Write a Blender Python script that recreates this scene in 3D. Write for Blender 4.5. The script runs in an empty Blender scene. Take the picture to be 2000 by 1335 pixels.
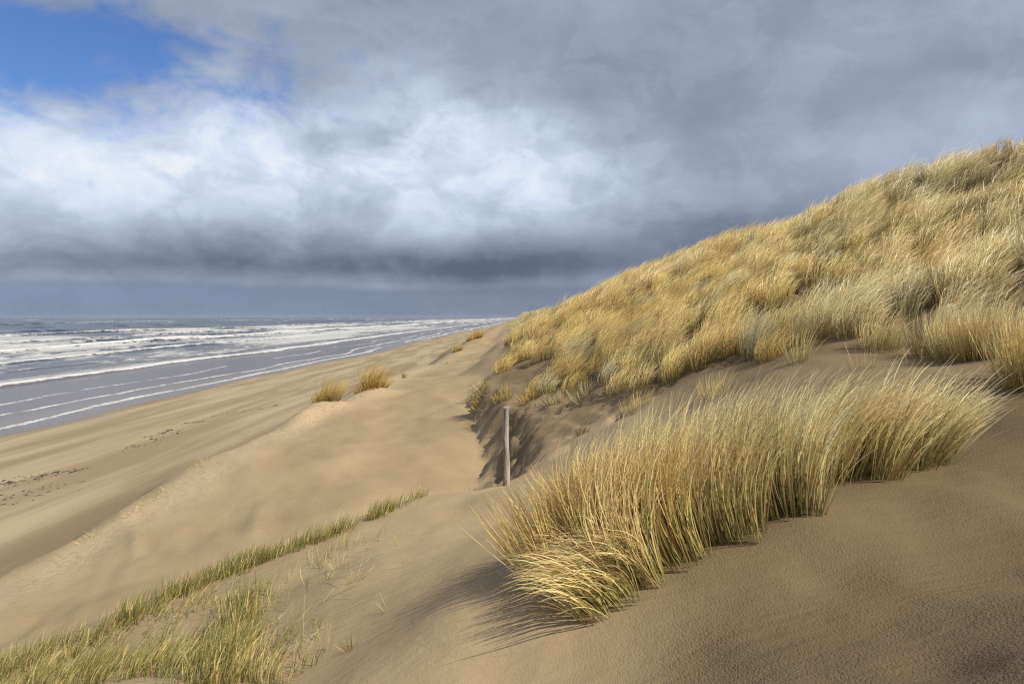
import bpy, math, numpy as np
from math import radians

# ------------------------------------------------------------------ camera, sky, sun, exposure
scene = bpy.context.scene
COL = scene.collection
EYE = 9.0                      # eye height above the sea, metres
FPX = 2000 * 24.0 / 36.0       # focal length in photograph pixels
HORIZ = 618.0                  # horizon row in the photograph

cam_d = bpy.data.cameras.new("camera")
cam = bpy.data.objects.new("camera", cam_d)
COL.objects.link(cam)
cam.location = (0, 0, EYE)
cam.rotation_euler = (radians(90), 0, 0)
cam_d.sensor_width = 36.0
cam_d.lens = 24.0
cam_d.shift_y = -49.5 / 2000.0
cam_d.clip_start = 0.05
cam_d.clip_end = 40000.0
scene.camera = cam

SUN_EL = 47.0
SUN_AZ = 118.0                 # clockwise from the view direction (+Y): from the right, a little behind
sun_to = np.array([math.sin(radians(SUN_AZ)) * math.cos(radians(SUN_EL)),
                   math.cos(radians(SUN_AZ)) * math.cos(radians(SUN_EL)),
                   math.sin(radians(SUN_EL))])
sun_d = bpy.data.lights.new("sun", 'SUN')
sun_d.energy = 5.0
sun_d.angle = radians(0.6)
sun_d.color = (1.0, 0.925, 0.79)
sun = bpy.data.objects.new("sun", sun_d)
COL.objects.link(sun)
from mathutils import Vector
sun.rotation_euler = Vector(sun_to).to_track_quat('Z', 'Y').to_euler()

vs = scene.view_settings
vs.view_transform = 'Standard'
vs.look = 'None'
vs.exposure = 0.0
vs.gamma = 1.0
vs.use_curve_mapping = False
scene.cycles.max_bounces = 6
scene.cycles.transparent_max_bounces = 6
scene.cycles.use_denoising = False
scene.cycles.filter_width = 1.25


class Nodes:
    """small helper for writing node trees as expressions"""
    def __init__(self, tree):
        self.t = tree
        self.t.nodes.clear()

    def new(self, kind, **kw):
        n = self.t.nodes.new(kind)
        for k, v in kw.items():
            setattr(n, k, v)
        return n

    def put(self, sock, v):
        if hasattr(v, 'is_output'):
            self.t.links.new(v, sock)
        elif v is not None:
            sock.default_value = v

    def m(self, op, a, b=None, c=None, clamp=False):
        n = self.new('ShaderNodeMath', operation=op)
        n.use_clamp = clamp
        for i, v in enumerate((a, b, c)):
            if v is not None:
                self.put(n.inputs[i], v)
        return n.outputs[0]

    def add(self, *a):
        r = a[0]
        for x in a[1:]:
            r = self.m('ADD', r, x)
        return r

    def mul(self, *a):
        r = a[0]
        for x in a[1:]:
            r = self.m('MULTIPLY', r, x)
        return r

    def sstep(self, v, lo, hi, a=0.0, b=1.0):
        n = self.new('ShaderNodeMapRange', interpolation_type='SMOOTHSTEP')
        self.put(n.inputs[0], v)
        for i, x in enumerate((lo, hi, a, b)):
            n.inputs[i + 1].default_value = x
        return n.outputs[0]

    def lin(self, v, lo, hi, a=0.0, b=1.0):
        n = self.new('ShaderNodeMapRange')
        self.put(n.inputs[0], v)
        for i, x in enumerate((lo, hi, a, b)):
            n.inputs[i + 1].default_value = x
        return n.outputs[0]

    def gauss(self, x, x0, wx, y=None, y0=0, wy=1):
        q = self.m('POWER', self.m('ABSOLUTE', self.m('DIVIDE', self.m('SUBTRACT', x, x0), wx)), 2.0)
        if y is not None:
            q = self.add(q, self.m('POWER', self.m('ABSOLUTE', self.m('DIVIDE', self.m('SUBTRACT', y, y0), wy)), 2.0))
        return self.m('EXPONENT', self.mul(q, -1.0))

    def noise(self, vec, scale, detail=4.0, rough=0.5, dist=0.0, out=0, lac=2.0):
        n = self.new('ShaderNodeTexNoise')
        self.put(n.inputs['Vector'], vec)
        n.inputs['Scale'].default_value = scale
        n.inputs['Detail'].default_value = detail
        n.inputs['Roughness'].default_value = rough
        n.inputs['Lacunarity'].default_value = lac
        n.inputs['Distortion'].default_value = dist
        return n.outputs[out]

    def mapping(self, vec, scale=(1, 1, 1), rot=(0, 0, 0), loc=(0, 0, 0)):
        n = self.new('ShaderNodeMapping')
        self.put(n.inputs['Vector'], vec)
        n.inputs['Location'].default_value = loc
        n.inputs['Rotation'].default_value = rot
        n.inputs['Scale'].default_value = scale
        return n.outputs[0]

    def mix(self, f, a, b, blend='MIX'):
        n = self.new('ShaderNodeMix', data_type='RGBA', blend_type=blend)
        n.clamp_factor = True
        self.put(n.inputs[0], f)
        for i, v in ((6, a), (7, b)):
            if hasattr(v, 'is_output'):
                self.t.links.new(v, n.inputs[i])
            else:
                n.inputs[i].default_value = (v[0], v[1], v[2], 1)
        return n.outputs[2]

    def ramp(self, f, stops, interp='LINEAR'):
        n = self.new('ShaderNodeValToRGB')
        n.color_ramp.interpolation = interp
        e = n.color_ramp.elements
        while len(e) > 1:
            e.remove(e[-1])
        for i, (p, c) in enumerate(stops):
            el = e[0] if i == 0 else e.new(p)
            el.position = p
            el.color = (c[0], c[1], c[2], 1) if not isinstance(c, float) else (c, c, c, 1)
        self.put(n.inputs[0], f)
        return n.outputs[0]

    def attr(self, name, out='Fac'):
        return self.new('ShaderNodeAttribute', attribute_name=name).outputs[out]


# ---- the sky: clear Nishita blue behind a broken, rain-heavy cloud deck
world = bpy.data.worlds.new("World")
scene.world = world
world.use_nodes = True
w = Nodes(world.node_tree)
tc = w.new('ShaderNodeTexCoord').outputs['Generated']
warp = w.new('ShaderNodeVectorMath', operation='SUBTRACT')
w.put(warp.inputs[0], w.noise(tc, 3.2, 5, 0.55, out=1))
warp.inputs[1].default_value = (0.5, 0.5, 0.5)
warps = w.new('ShaderNodeVectorMath', operation='MULTIPLY_ADD')
w.put(warps.inputs[0], warp.outputs[0])
warps.inputs[1].default_value = (0.34, 0.34, 0.20)
w.put(warps.inputs[2], tc)
sep = w.new('ShaderNodeSeparateXYZ'); w.put(sep.inputs[0], warps.outputs[0])
sep0 = w.new('ShaderNodeSeparateXYZ'); w.put(sep0.inputs[0], tc)
DEG = 180 / math.pi
az = w.mul(w.m('ARCTAN2', sep.outputs[0], sep.outputs[1]), DEG)
el = w.mul(w.m('ARCSINE', sep.outputs[2]), DEG)
el0 = w.mul(w.m('ARCSINE', sep0.outputs[2]), DEG)
az0 = w.mul(w.m('ARCTAN2', sep0.outputs[0], sep0.outputs[1]), DEG)
# cloud-deck coordinates: the deck flattens towards the horizon
zz = w.m('ADD', w.m('MAXIMUM', sep0.outputs[2], 0.0), 0.16)
cmb = w.new('ShaderNodeCombineXYZ')
w.put(cmb.inputs[0], w.m('DIVIDE', sep0.outputs[0], zz))
w.put(cmb.inputs[1], w.m('DIVIDE', sep0.outputs[1], zz))
deck = cmb.outputs[0]
n1 = w.noise(deck, 1.15, 7, 0.55, 0.35)
n2 = w.noise(tc, 7.5, 6, 0.58, 0.25)
n3 = w.noise(w.mapping(tc, (1.0, 1.0, 3.2)), 3.1, 5, 0.5, 0.2)
n4 = w.noise(w.mapping(tc, (1.0, 1.0, 1.7), rot=(0, radians(-14), 0)), 15.0, 7, 0.6, 0.5)
elb = w.add(el0, w.mul(0.16, w.m('SUBTRACT', el, el0)))
white = w.add(w.mul(0.37, w.gauss(az, -17, 18, el, 12.0, 5.6)),
              w.mul(0.15, w.gauss(az, -5, 10, el, 14.8, 3.2)),
              w.mul(0.20, w.gauss(az, 4.0, 5.0, el, 13.3, 3.2)),
              w.mul(0.27, w.gauss(az, -33, 10, el, 10.5, 4.8)),
              w.mul(0.14, w.gauss(az, 9, 9, el, 9.5, 2.6)))
B = w.add(0.515, white,
          w.mul(w.add(0.05, w.mul(0.13, white)), w.m('SUBTRACT', w.sstep(w.noise(w.mapping(tc, (1.0, 1.0, 1.5)), 9.0, 8, 0.62, 0.4), 0.43, 0.57), 0.5)),
          w.mul(0.10, w.gauss(az, 33, 7, el, 12.5, 4)),
          w.mul(-0.06, w.gauss(az, 13, 11, el, 19, 4)),
          w.mul(-0.10, w.gauss(az, 31, 6, el, 16.5, 3)),
          w.mul(-0.17, w.gauss(az, -12.5, 3.5, el, 14.6, 1.7)),
          w.mul(-0.12, w.gauss(az, -27, 4, el, 12.0, 1.2)),
          w.mul(-0.25, w.gauss(az0, -24, 17, elb, 3.8, 1.15)),
          w.mul(-0.24, w.gauss(az0, 0, 13, elb, 4.1, 1.4)),
          w.mul(-0.16, w.gauss(az0, -8, 26, elb, 5.4, 1.5)),
          w.mul(-0.16, w.gauss(az0, 20, 13, elb, 6.5, 3.2)),
          w.mul(0.26, w.m('SUBTRACT', n1, 0.5)),
          w.mul(w.add(0.16, w.mul(0.55, white)), w.m('SUBTRACT', n2, 0.5)),
          w.mul(w.add(0.07, w.mul(0.60, white)), w.m('SUBTRACT', n4, 0.5)),
          w.mul(0.30, w.m('SUBTRACT', n3, 0.5)))
cloud = w.ramp(B, [(0.0, (0.085, 0.105, 0.155)), (0.2, (0.125, 0.155, 0.225)), (0.45, (0.275, 0.318, 0.415)),
                   (0.68, (0.44, 0.51, 0.65)), (0.88, (0.67, 0.76, 0.90)), (1.0, (0.84, 0.88, 0.94))])
# pale rain-washed strip between the dark cloud base and the horizon
strip = w.mul(w.sstep(elb, 2.9, 2.1), w.sstep(el0, -3, 0.0))
stripcol = w.ramp(w.lin(az0, -40, 12), [(0.0, (0.190, 0.270, 0.395)), (0.55, (0.170, 0.220, 0.325)), (1.0, (0.155, 0.18, 0.24))])
cloud = w.mix(w.mul(strip, w.sstep(az0, 25, 5), w.add(0.72, w.mul(0.5, w.m('SUBTRACT', n3, 0.5)))), cloud, stripcol)
# openings where blue sky shows through
lobes = w.add(w.mul(0.95, w.gauss(az, -35, 6.5, el, 18.8, 4.2)),
              w.mul(0.80, w.gauss(az, -30, 5.5, el, 22.0, 3.6)),
              w.mul(0.50, w.gauss(az, -18, 10, el, 19.0, 3.2)),
              w.mul(0.65, w.gauss(az, -42, 6, el, 15, 5)),
              w.mul(0.28, w.gauss(az, -26, 12, el, 14.5, 4)),
              w.mul(0.50, w.gauss(az, -70, 22, el, 30, 16)))
hole = w.add(lobes, w.mul(w.sstep(lobes, 0.03, 0.3),
             w.add(w.mul(1.3, w.m('SUBTRACT', n2, 0.5)),
                   w.mul(1.6, w.m('SUBTRACT', n4, 0.5)),
                   w.mul(0.4, w.m('SUBTRACT', n1, 0.5)))))
cover = w.sstep(hole, 1.12, 0.18)
sky = w.new('ShaderNodeTexSky', sky_type='NISHITA')
sky.sun_disc = False
sky.sun_elevation = radians(SUN_EL)
sky.sun_rotation = radians(SUN_AZ)
sky.altitude = 10
sky.air_density = 1.0
sky.dust_density = 0.0
sky.ozone_density = 5.0
cl10 = w.new('ShaderNodeVectorMath', operation='SCALE')
w.put(cl10.inputs[0], cloud); cl10.inputs['Scale'].default_value = 10.0
blue = w.mix(1.0, sky.outputs[0], (0.80, 0.97, 1.24), 'MULTIPLY')
bg = w.new('ShaderNodeBackground')
w.put(bg.inputs['Color'], w.mix(cover, blue, cl10.outputs[0]))
bg.inputs['Strength'].default_value = 0.1
wo = w.new('ShaderNodeOutputWorld')
w.t.links.new(bg.outputs[0], wo.inputs[0])
world.cycles.sampling_method = 'MANUAL'
world.cycles.sample_map_resolution = 512

# ------------------------------------------------------------------ numeric helpers
RNG = np.random.default_rng(11)


def smooth(t):
    t = np.clip(t, 0, 1)
    return t * t * (3 - 2 * t)


def vnoise(x, y, seed=0):
    xi = np.floor(x).astype(np.int64); yi = np.floor(y).astype(np.int64)
    xf = x - xi; yf = y - yi
    xf = xf * xf * xf * (xf * (xf * 6 - 15) + 10); yf = yf * yf * yf * (yf * (yf * 6 - 15) + 10)

    def h(a, b):
        n = (a * 374761393 + b * 668265263 + seed * 974711) & 0xffffffff
        n = ((n ^ (n >> 13)) * 1274126177) & 0xffffffff
        return ((n ^ (n >> 16)) & 0xffff) / 65535.0
    a = h(xi, yi); b = h(xi + 1, yi); c = h(xi, yi + 1); d = h(xi + 1, yi + 1)
    return (a + (b - a) * xf) * (1 - yf) + (c + (d - c) * xf) * yf


def fbm(x, y, octv=4, seed=0, gain=0.5):
    s = 0.0; a = 1.0; t = 0.0
    for o in range(octv):
        s = s + a * (vnoise(x, y, seed + o * 17) * 2 - 1); t += a
        x = x * 2.03 + 11.3; y = y * 2.03 + 5.7; a *= gain
    return s / t


def pt(px, py, d, lift=0.0):
    """point seen at a photograph pixel, d metres ahead"""
    return ((px - 1000) / FPX * d, d, EYE - (py - HORIZ) / FPX * d - lift)


def warpc(x, y):
    k = 0.5 * (y + 12.0)
    return np.stack([x / k, 3.0 * np.log(y + 12.0)], -1)


class Field:
    """thin-plate surface through survey points"""
    def __init__(self, pts, lam=2e-3):
        p = np.array(pts, float)
        self.c = warpc(p[:, 0], p[:, 1]); n = len(p)
        K = self.k(self.c) + lam * np.eye(n)
        Pm = np.concatenate([np.ones((n, 1)), self.c], 1)
        A = np.block([[K, Pm], [Pm.T, np.zeros((3, 3))]])
        self.w = np.linalg.solve(A, np.concatenate([p[:, 2], np.zeros(3)]))

    def k(self, q):
        d2 = ((q[:, None, :] - self.c[None]) ** 2).sum(-1)
        return 0.5 * d2 * np.log(d2 + 1e-12)

    def __call__(self, x, y):
        sh = np.shape(x)
        q = warpc(np.ravel(x), np.ravel(y)); out = np.empty(len(q))
        for i in range(0, len(q), 20000):
            b = q[i:i + 20000]
            out[i:i + 20000] = self.k(b) @ self.w[:-3] + self.w[-3] + b @ self.w[-2:]
        return out.reshape(sh)


# survey of the camera-side shoulder and the grassy dune
HPTS = [pt(*a) for a in [
    (1000, 1335, 3.5), (2000, 1335, 2.0), (1500, 1335, 2.6), (1060, 1210, 3.7), (1300, 1130, 3.9), (1600, 1010, 4.1),
    (1750, 920, 4.9), (1900, 900, 5.2), (2000, 1000, 4.2), (1800, 1150, 3.2), (850, 1200, 4.1), (700, 1250, 4.6),
    (600, 1335, 4.2), (480, 1250, 5.6), (300, 1335, 4.8), (0, 1335, 5.9), (200, 1215, 6.8), (650, 1130, 6.0),
    (800, 1040, 7.6), (950, 1000, 8.0), (987, 950, 10.3), (830, 967, 9.9), (600, 1050, 8.3), (400, 1135, 7.6), (1100, 1000, 6.8), (1100, 890, 11.0),
    (1200, 830, 11.0), (1400, 770, 10.0), (1500, 735, 9.0), (1750, 722, 7.5), (1950, 722, 6.8), (1950, 850, 5.5),
    (1050, 825, 14.5), (1000, 792, 17.0), (940, 782, 18.0), (920, 757, 19.0), (1150, 800, 14.0), (1100, 765, 17.0), (1000, 755, 20.0), (1200, 770, 14.0),
    (1300, 750, 12.5), (1400, 730, 11.0), (1300, 660, 16.0), (1200, 700, 17.0), (1100, 705, 20.0), (1050, 690, 25.0),
    (1100, 640, 28.0), (1200, 605, 26.0), (1400, 560, 21.0), (1600, 595, 13.5), (1600, 680, 9.5), (1800, 555, 12.5), (1950, 520, 12.5),
    (1700, 475, 17.5), (1850, 410, 18.5), (1500, 492, 25.0), (1900, 690, 8.2)]]
HPTS += [pt(*a) for a in [(2000, 280, 19, .15), (1850, 330, 22, .15), (1700, 373, 25.5, .2), (1500, 438, 34, .85), (1350, 492, 45, 1.6), (1200, 558, 70, 1.9),
                          (1050, 660, 45), (1100, 620, 55), (1030, 650, 75), (1070, 612, 85)]]
HPTS += [(18, 20, 12.6), (18, 26, 12.2), (18, 35, 12), (18, 46, 11.6), (16, 70, 10.4), (28, 30, 11), (28, 60, 10), (12, 90, 10.6), (5, 90, 9.4),
         (4, 0, 9.0), (8, 2, 9.7), (12, 5, 12), (16, 10, 13.6), (22, 12, 13.0), (10, -4, 10), (16, -4, 12.2), (24, -3, 12), (3, -5, 8.0),
         (0, -4, 7.3), (0, 0.5, 7.2), (1.6, 0.4, 7.95), (-3, -2, 6.3), (-5, -4, 5.6), (-5.6, 3.5, 5.5), (-3.2, 3, 6.3), (-1.2, 20.5, 7.05), (-0.6, 27, 7.1), (-0.5, 40, 6.8),
         (-0.6, 60, 6.5), (-0.8, 90, 6.4)]
# survey of the low sand plateau between the shoulder and the beach
PPTS = [(-9.75, 13, 3.9), (-9, 14.5, 4.3), (-8.3, 16.6, 4.8), (-8.5, 18.9, 5.0), (-7.3, 21.5, 5.35), (-6.7, 24, 5.75), (-5.7, 26, 5.85), (-9.8, 8, 4.2),
        (-9, 5, 4.35), (-9.5, 0, 4.25), (-7.5, 3, 4.65), (-9, -5, 4.4), (-1, 12, 5.5), (0.5, 13, 5.55), (-0.4, 15.8, 5.6), (1.5, 15, 5.7), (-1.4, 19, 6.1), (-1.5, 21, 6.35), (-1.2, 25, 6.6),
        (1.5, 20, 6.3), (-6.3, 34, 5.7), (-6.8, 45, 5.5), (-1, 32, 6.6), (-3, 100, 5.9), (-5, 100, 5.6), (2, 60, 6.6)]
PPTS += [pt(*a) for a in [(600, 1000, 12.6), (800, 900, 16), (700, 870, 18.2), (850, 800, 21.5), (880, 720, 42), (780, 737, 38), (900, 702, 57),
                          (935, 675, 80), (960, 695, 50), (400, 1100, 11.4), (200, 1150, 11), (100, 1200, 10), (0, 1250, 9.3), (500, 900, 18.2), (640, 850, 20.2), (880, 850, 17.5)]]
HF = Field(HPTS); PF = Field(PPTS)

YS = np.array


def pw(y, tab):
    t = np.array(tab, float)
    return np.interp(y, t[:, 0], t[:, 1])


def shore_x(y):
    b = pw(y, [(-60, -43.5), (0, -42.6), (55, -41.3), (81, -39.5), (162, -37.5), (343, -34), (800, -16), (1500, 0), (3000, 60), (9000, 400)])
    return b + 0.9 * np.sin(y / 23.0 + 0.6) + 0.5 * np.sin(y / 9.1 + 2.0) * (y < 400)


def foot_x(y):          # edge of the grassy dune / camera-side shoulder
    b = pw(y, [(-10, -7.5), (3, -6.0), (6.5, -4.5), (7.6, -3.6), (8.3, -2.6), (9.4, -1.65), (9.9, -1.2), (10.3, -0.6), (11.2, 0.35), (12.2, 0.65), (13, 0.7), (14, 0.65), (15, 0.55), (15.8, 0.3), (18, -0.25),
               (20, -0.65), (21, -0.85), (22.5, -0.65), (25, -0.5), (30, -0.9), (40, -0.7), (60, -0.8), (100, -1), (400, 0), (1500, 12), (9000, 400)])
    return b + (0.22 * fbm(y * 0.9, y * 0 + 3.3, 3, 5) + 0.20 * fbm(y * 3.1, y * 0 + 1.3, 3, 6)) * smooth((y - 10.5) / 3)


def foot_w(y):
    return pw(y, [(-10, 4), (6.5, 2.6), (9, 2.2), (10.3, 1.7), (11.2, 1.4), (12.2, 1.7), (14, 1.5), (15, 1.15), (15.8, 0.9), (18, 0.62), (20, 0.45), (21, 0.42), (22.5, 0.8), (30, 1.8), (60, 2), (9000, 3)])


def edge_x(y):          # seaward edge of the sand plateau
    b = pw(y, [(-10, -10.6), (6, -10.2), (13, -9.75), (14.5, -9.0), (16.6, -8.35), (18.9, -8.5), (21.5, -7.6), (24, -7.0), (26, -6.2), (30, -6.6), (40, -7.1),
               (57, -5.7), (80, -4.8), (120, -4.4), (400, -4), (1500, 6), (9000, 390)])
    return b + 0.28 * fbm(y * 0.7, y * 0 + 9, 3, 8) * smooth((y - 5) / 8)


MOUNDS = [(-0.08, 10.2, 0.22, -0.035), (-0.35, 10.35, 0.2, 0.025), (1.7, 3.65, 0.22, -0.05), (1.5, 2.35, 0.17, -0.045), (1.62, 2.2, 0.1, 0.03), (2.9, 4.25, 0.3, 0.05), (0.6, 3.1, 0.3, -0.03),
          (-6.55, 24.0, 0.75, 0.32), (-5.4, 26.3, 0.9, 0.38), (-4.0, 81, 2.4, 0.9), (-4.6, 63, 1.5, 0.45), (-7.0, 22.6, 0.5, 0.22)]


def height(x, y):
    x = np.asarray(x, float); y = np.asarray(y, float)
    D = x - shore_x(y)
    beach = np.where(D > 0, 0.062 * D, 0.035 * D) + 0.05 * fbm(x * 0.16, y * 0.035, 3, 41)
    beach = np.where(beach > 1.9, 1.9 + 0.4 * (beach - 1.9), beach)
    beach = np.maximum(beach, -3.0)
    near = y < 125
    H = np.zeros_like(x); P = np.zeros_like(x)
    yn = np.minimum(y, 124.0)
    if near.any():
        H[near] = HF(x[near], yn[near]); P[near] = PF(np.clip(x[near], -12, 4), yn[near])
    fx = foot_x(y)
    far_h = 6.3 + 4.0 * smooth((x - fx) / 10.0) - 1.2 * smooth((x - fx - 12) / 14) + 1.1 * fbm(x * 0.09 + 3, y * 0.03, 3, 22) * smooth((x - fx) / 5) \
        + 6.0 * np.exp(-((y - 1250) / 380.0) ** 2) * smooth((x - fx) / 14)
    far_p = 5.7 + 0.3 * fbm(x * 0.05, y * 0.02, 2, 23)
    k = smooth((y - 62) / 50)
    H = H * (1 - k) + far_h * k
    P = P * (1 - k) + far_p * k
    # inland and low limits
    H = np.clip(H, 4.6, 16.0)
    P = np.clip(P, 3.6, 7.0)
    # gentle relief
    lump = smooth((x - 4.2 + 0.12 * y * 0) / 3.0) * smooth((y - 5) / 4)
    H = H + 0.22 * lump * fbm(x * 0.55, y * 0.4, 3, 31) + (0.045 + 0.03 * (y < 6)) * fbm(x * 0.8, y * 0.8, 3, 33) + 0.02 * fbm(x * 2.7, y * 1.6, 2, 34)
    # wind-scoured hollows in the bare face
    scour = np.exp(-((x - 0.5) / 1.6) ** 2 - ((y - 15.8) / 3.4) ** 2)
    H = H + 0.30 * scour * fbm(x * 1.6 + y * 0.5, y * 0.75 - x * 0.6, 4, 36)
    P = P + 0.15 * fbm(x * 0.35, y * 0.22, 3, 37) + 0.07 * fbm(x * 0.9 + 0.4 * y, y * 0.5, 3, 38)
    rg = np.abs(fbm(x * 0.42 + y * 0.20, y * 0.16 - x * 0.12, 3, 47)); P = P + 0.035 * np.exp(-(rg / 0.16) ** 2) * (y < 60)
    tf = np.clip((x - (fx - foot_w(y))) / foot_w(y), 0, 1)
    steep = smooth((y - 10.5) / 1.5) * (1 - smooth((y - 24) / 4))
    tf = np.clip(tf + steep * smooth(tf * 4) * smooth((1.2 - tf) * 4) * (0.30 * fbm(x * 2.1, y * 1.7, 4, 43) + 0.12 * fbm(x * 6.0, y * 5.0, 2, 44)), 0, 1)
    z = P + (H - P) * (smooth(tf) * (1 - 0.65 * steep) + tf ** 0.85 * 0.65 * steep)
    ex = edge_x(y); ew = pw(y, [(-10, 5), (14, 4.2), (24, 3.6), (40, 5), (100, 8), (9000, 12)])
    t = np.clip((x - (ex - ew)) / ew, 0, 1)
    z = beach + (np.maximum(z, beach) - beach) * (1 - (1 - t) ** 1.7) * smooth(t * 3)
    for mx, my, r, h in MOUNDS:
        z = z + h * np.exp(-(((x - mx) / r) ** 2 + ((y - my) / (r * 1.15)) ** 2) ** 1.1)
    return z


def normal(x, y, e=0.08):
    dx = (height(x + e, y) - height(x - e, y)) / (2 * e); dy = (height(x, y + e) - height(x, y - e)) / (2 * e)
    n = np.stack([-dx, -dy, np.ones_like(dx)], -1)
    return n / np.linalg.norm(n, axis=-1, keepdims=True)


def ground_hit(px, py, dmin=2.0, dmax=900.0):
    """where the ray through a photograph pixel meets the terrain"""
    d = np.geomspace(dmin, dmax, 1500)
    x = (px - 1000) / FPX * d; z = EYE - (py - HORIZ) / FPX * d
    below = np.nonzero(z < height(x, d))[0]
    i = below[0] if len(below) else len(d) - 1
    return float(x[i]), float(d[i])


def mesh_from(name, co, faces, mat, parent=None, smooth_shade=True, attrs=None):
    me = bpy.data.meshes.new(name)
    co = np.asarray(co, np.float32); faces = np.asarray(faces, np.int32)
    nf, k = faces.shape
    me.vertices.add(len(co)); me.vertices.foreach_set('co', co.ravel())
    me.loops.add(nf * k); me.loops.foreach_set('vertex_index', faces.ravel())
    me.polygons.add(nf)
    me.polygons.foreach_set('loop_start', np.arange(0, nf * k, k, dtype=np.int32))
    if smooth_shade:
        me.polygons.foreach_set('use_smooth', np.ones(nf, bool))
    for an, (typ, data) in (attrs or {}).items():
        a = me.attributes.new(an, typ, 'POINT')
        data = np.asarray(data, np.float32)
        a.data.foreach_set('color' if typ == 'FLOAT_COLOR' else 'value', data.ravel())
    me.update(calc_edges=True)
    me.materials.append(mat)
    o = bpy.data.objects.new(name, me)
    COL.objects.link(o)
    if parent is not None:
        o.parent = parent
    return o


def tag(o, label=None, cat=None, group=None, kind=None):
    if label: o['label'] = label
    if cat: o['category'] = cat
    if group: o['group'] = group
    if kind: o['kind'] = kind
    return o


def empty(name, loc):
    o = bpy.data.objects.new(name, None)
    o.location = loc
    o.empty_display_size = 0.2
    COL.objects.link(o)
    return o


def grid_faces(nr, nc):
    i = np.arange(nr - 1)[:, None] * nc + np.arange(nc - 1)[None]
    i = i.ravel()
    return np.stack([i, i + 1, i + nc + 1, i + nc], -1)


def new_mat(name):
    m = bpy.data.materials.new(name)
    m.use_nodes = True
    return m, Nodes(m.node_tree)


def finish(n, shader, m):
    o = n.new('ShaderNodeOutputMaterial')
    n.t.links.new(shader, o.inputs['Surface'])
    return m


# ------------------------------------------------------------------ materials
def sand_material():
    m, n = new_mat("sand")
    pos = n.new('ShaderNodeNewGeometry').outputs['Position']
    wet = n.attr('wet'); grain = n.attr('grain'); damp_shade = n.attr('damp_shade'); beach = n.attr('beach'); thatch = n.attr('thatch')
    big = n.noise(pos, 0.45, 4, 0.55)
    fine = n.noise(pos, 9.0, 5, 0.6)
    speck = n.noise(pos, 160.0, 2, 0.6)
    col = n.mix(n.sstep(big, 0.3, 0.7), (0.325, 0.242, 0.135), (0.400, 0.303, 0.176))
    streak = n.noise(n.mapping(pos, (0.42, 0.045, 0.4), rot=(0, 0, radians(4))), 1.0, 5, 0.6, 0.4)
    bcol = n.mix(n.sstep(streak, 0.34, 0.66), (0.275, 0.212, 0.124), (0.410, 0.332, 0.208))
    bcol = n.mix(n.mul(n.attr('toe'), n.sstep(streak, 0.95, 0.40)), bcol, (0.205, 0.150, 0.086))
    col = n.mix(n.mul(n.attr('lip'), n.sstep(fine, 0.3, 0.6)), col, (0.480, 0.375, 0.235))
    col = n.mix(beach, col, bcol)
    col = n.mix(n.mul(n.sstep(fine, 0.35, 0.75), 0.16), col, (0.30, 0.215, 0.125))
    col = n.mix(n.mul(n.sstep(speck, 0.52, 0.75), 0.22), col, (0.22, 0.155, 0.095))
    col = n.mix(n.mul(damp_shade, n.lin(big, 0.3, 0.7, 0.6, 0.95)), col, (0.115, 0.084, 0.044))  # damp crust in front; shade painted dark on slope band and scarp
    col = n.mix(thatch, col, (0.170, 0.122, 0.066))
    col = n.mix(wet, col, (0.165, 0.135, 0.105))
    # relief: damp pocked crust on the near slope, wind ripples elsewhere
    ms = n.mapping(pos, (1.0, 0.8, 1.0), rot=(0, 0, radians(20)))
    vor = n.new('ShaderNodeTexVoronoi', feature='SMOOTH_F1')
    n.put(vor.inputs['Vector'], n.mapping(pos, (1.0, 0.75, 1.0), rot=(0, 0, radians(25))))
    vor.inputs['Scale'].default_value = 92.0
    vor.inputs['Smoothness'].default_value = 0.6
    pock = n.noise(ms, 84.0, 2, 0.5)
    pock2 = n.noise(ms, 120.0, 2, 0.5)
    h1 = n.mul(n.add(n.mul(pock, 0.0052), n.mul(vor.outputs['Distance'], -0.0024), n.mul(pock2, 0.003)), grain)
    rip = n.noise(n.mapping(pos, (1.6, 7.0, 1.0), rot=(0, 0, radians(-12))), 1.6, 3, 0.5, 0.5)
    h2 = n.add(n.mul(rip, 0.017), n.mul(fine, 0.008), n.mul(speck, 0.0012))
    bump = n.new('ShaderNodeBump')
    bump.inputs['Strength'].default_value = 1.0
    bump.inputs['Distance'].default_value = 1.0
    n.put(bump.inputs['Height'], n.add(h1, h2))
    p = n.new('ShaderNodeBsdfPrincipled')
    n.put(p.inputs['Base Color'], col)
    n.put(p.inputs['Roughness'], n.lin(wet, 0, 1, 0.95, 0.14))
    n.put(p.inputs['Specular IOR Level'], n.lin(wet, 0, 1, 0.15, 0.5))
    n.put(p.inputs['Normal'], bump.outputs[0])
    return finish(n, p.outputs[0], m)


def blade_material(name, trans=0.15, rough=0.38):
    m, n = new_mat(name)
    col = n.attr('col', 'Color')
    p = n.new('ShaderNodeBsdfPrincipled')
    n.put(p.inputs['Base Color'], col)
    p.inputs['Roughness'].default_value = rough
    p.inputs['Specular IOR Level'].default_value = 0.38
    t = n.new('ShaderNodeBsdfTranslucent')
    n.put(t.inputs['Color'], col)
    mx = n.new('ShaderNodeMixShader')
    mx.inputs[0].default_value = trans
    n.t.links.new(p.outputs[0], mx.inputs[1]); n.t.links.new(t.outputs[0], mx.inputs[2])
    return finish(n, mx.outputs[0], m)


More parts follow.
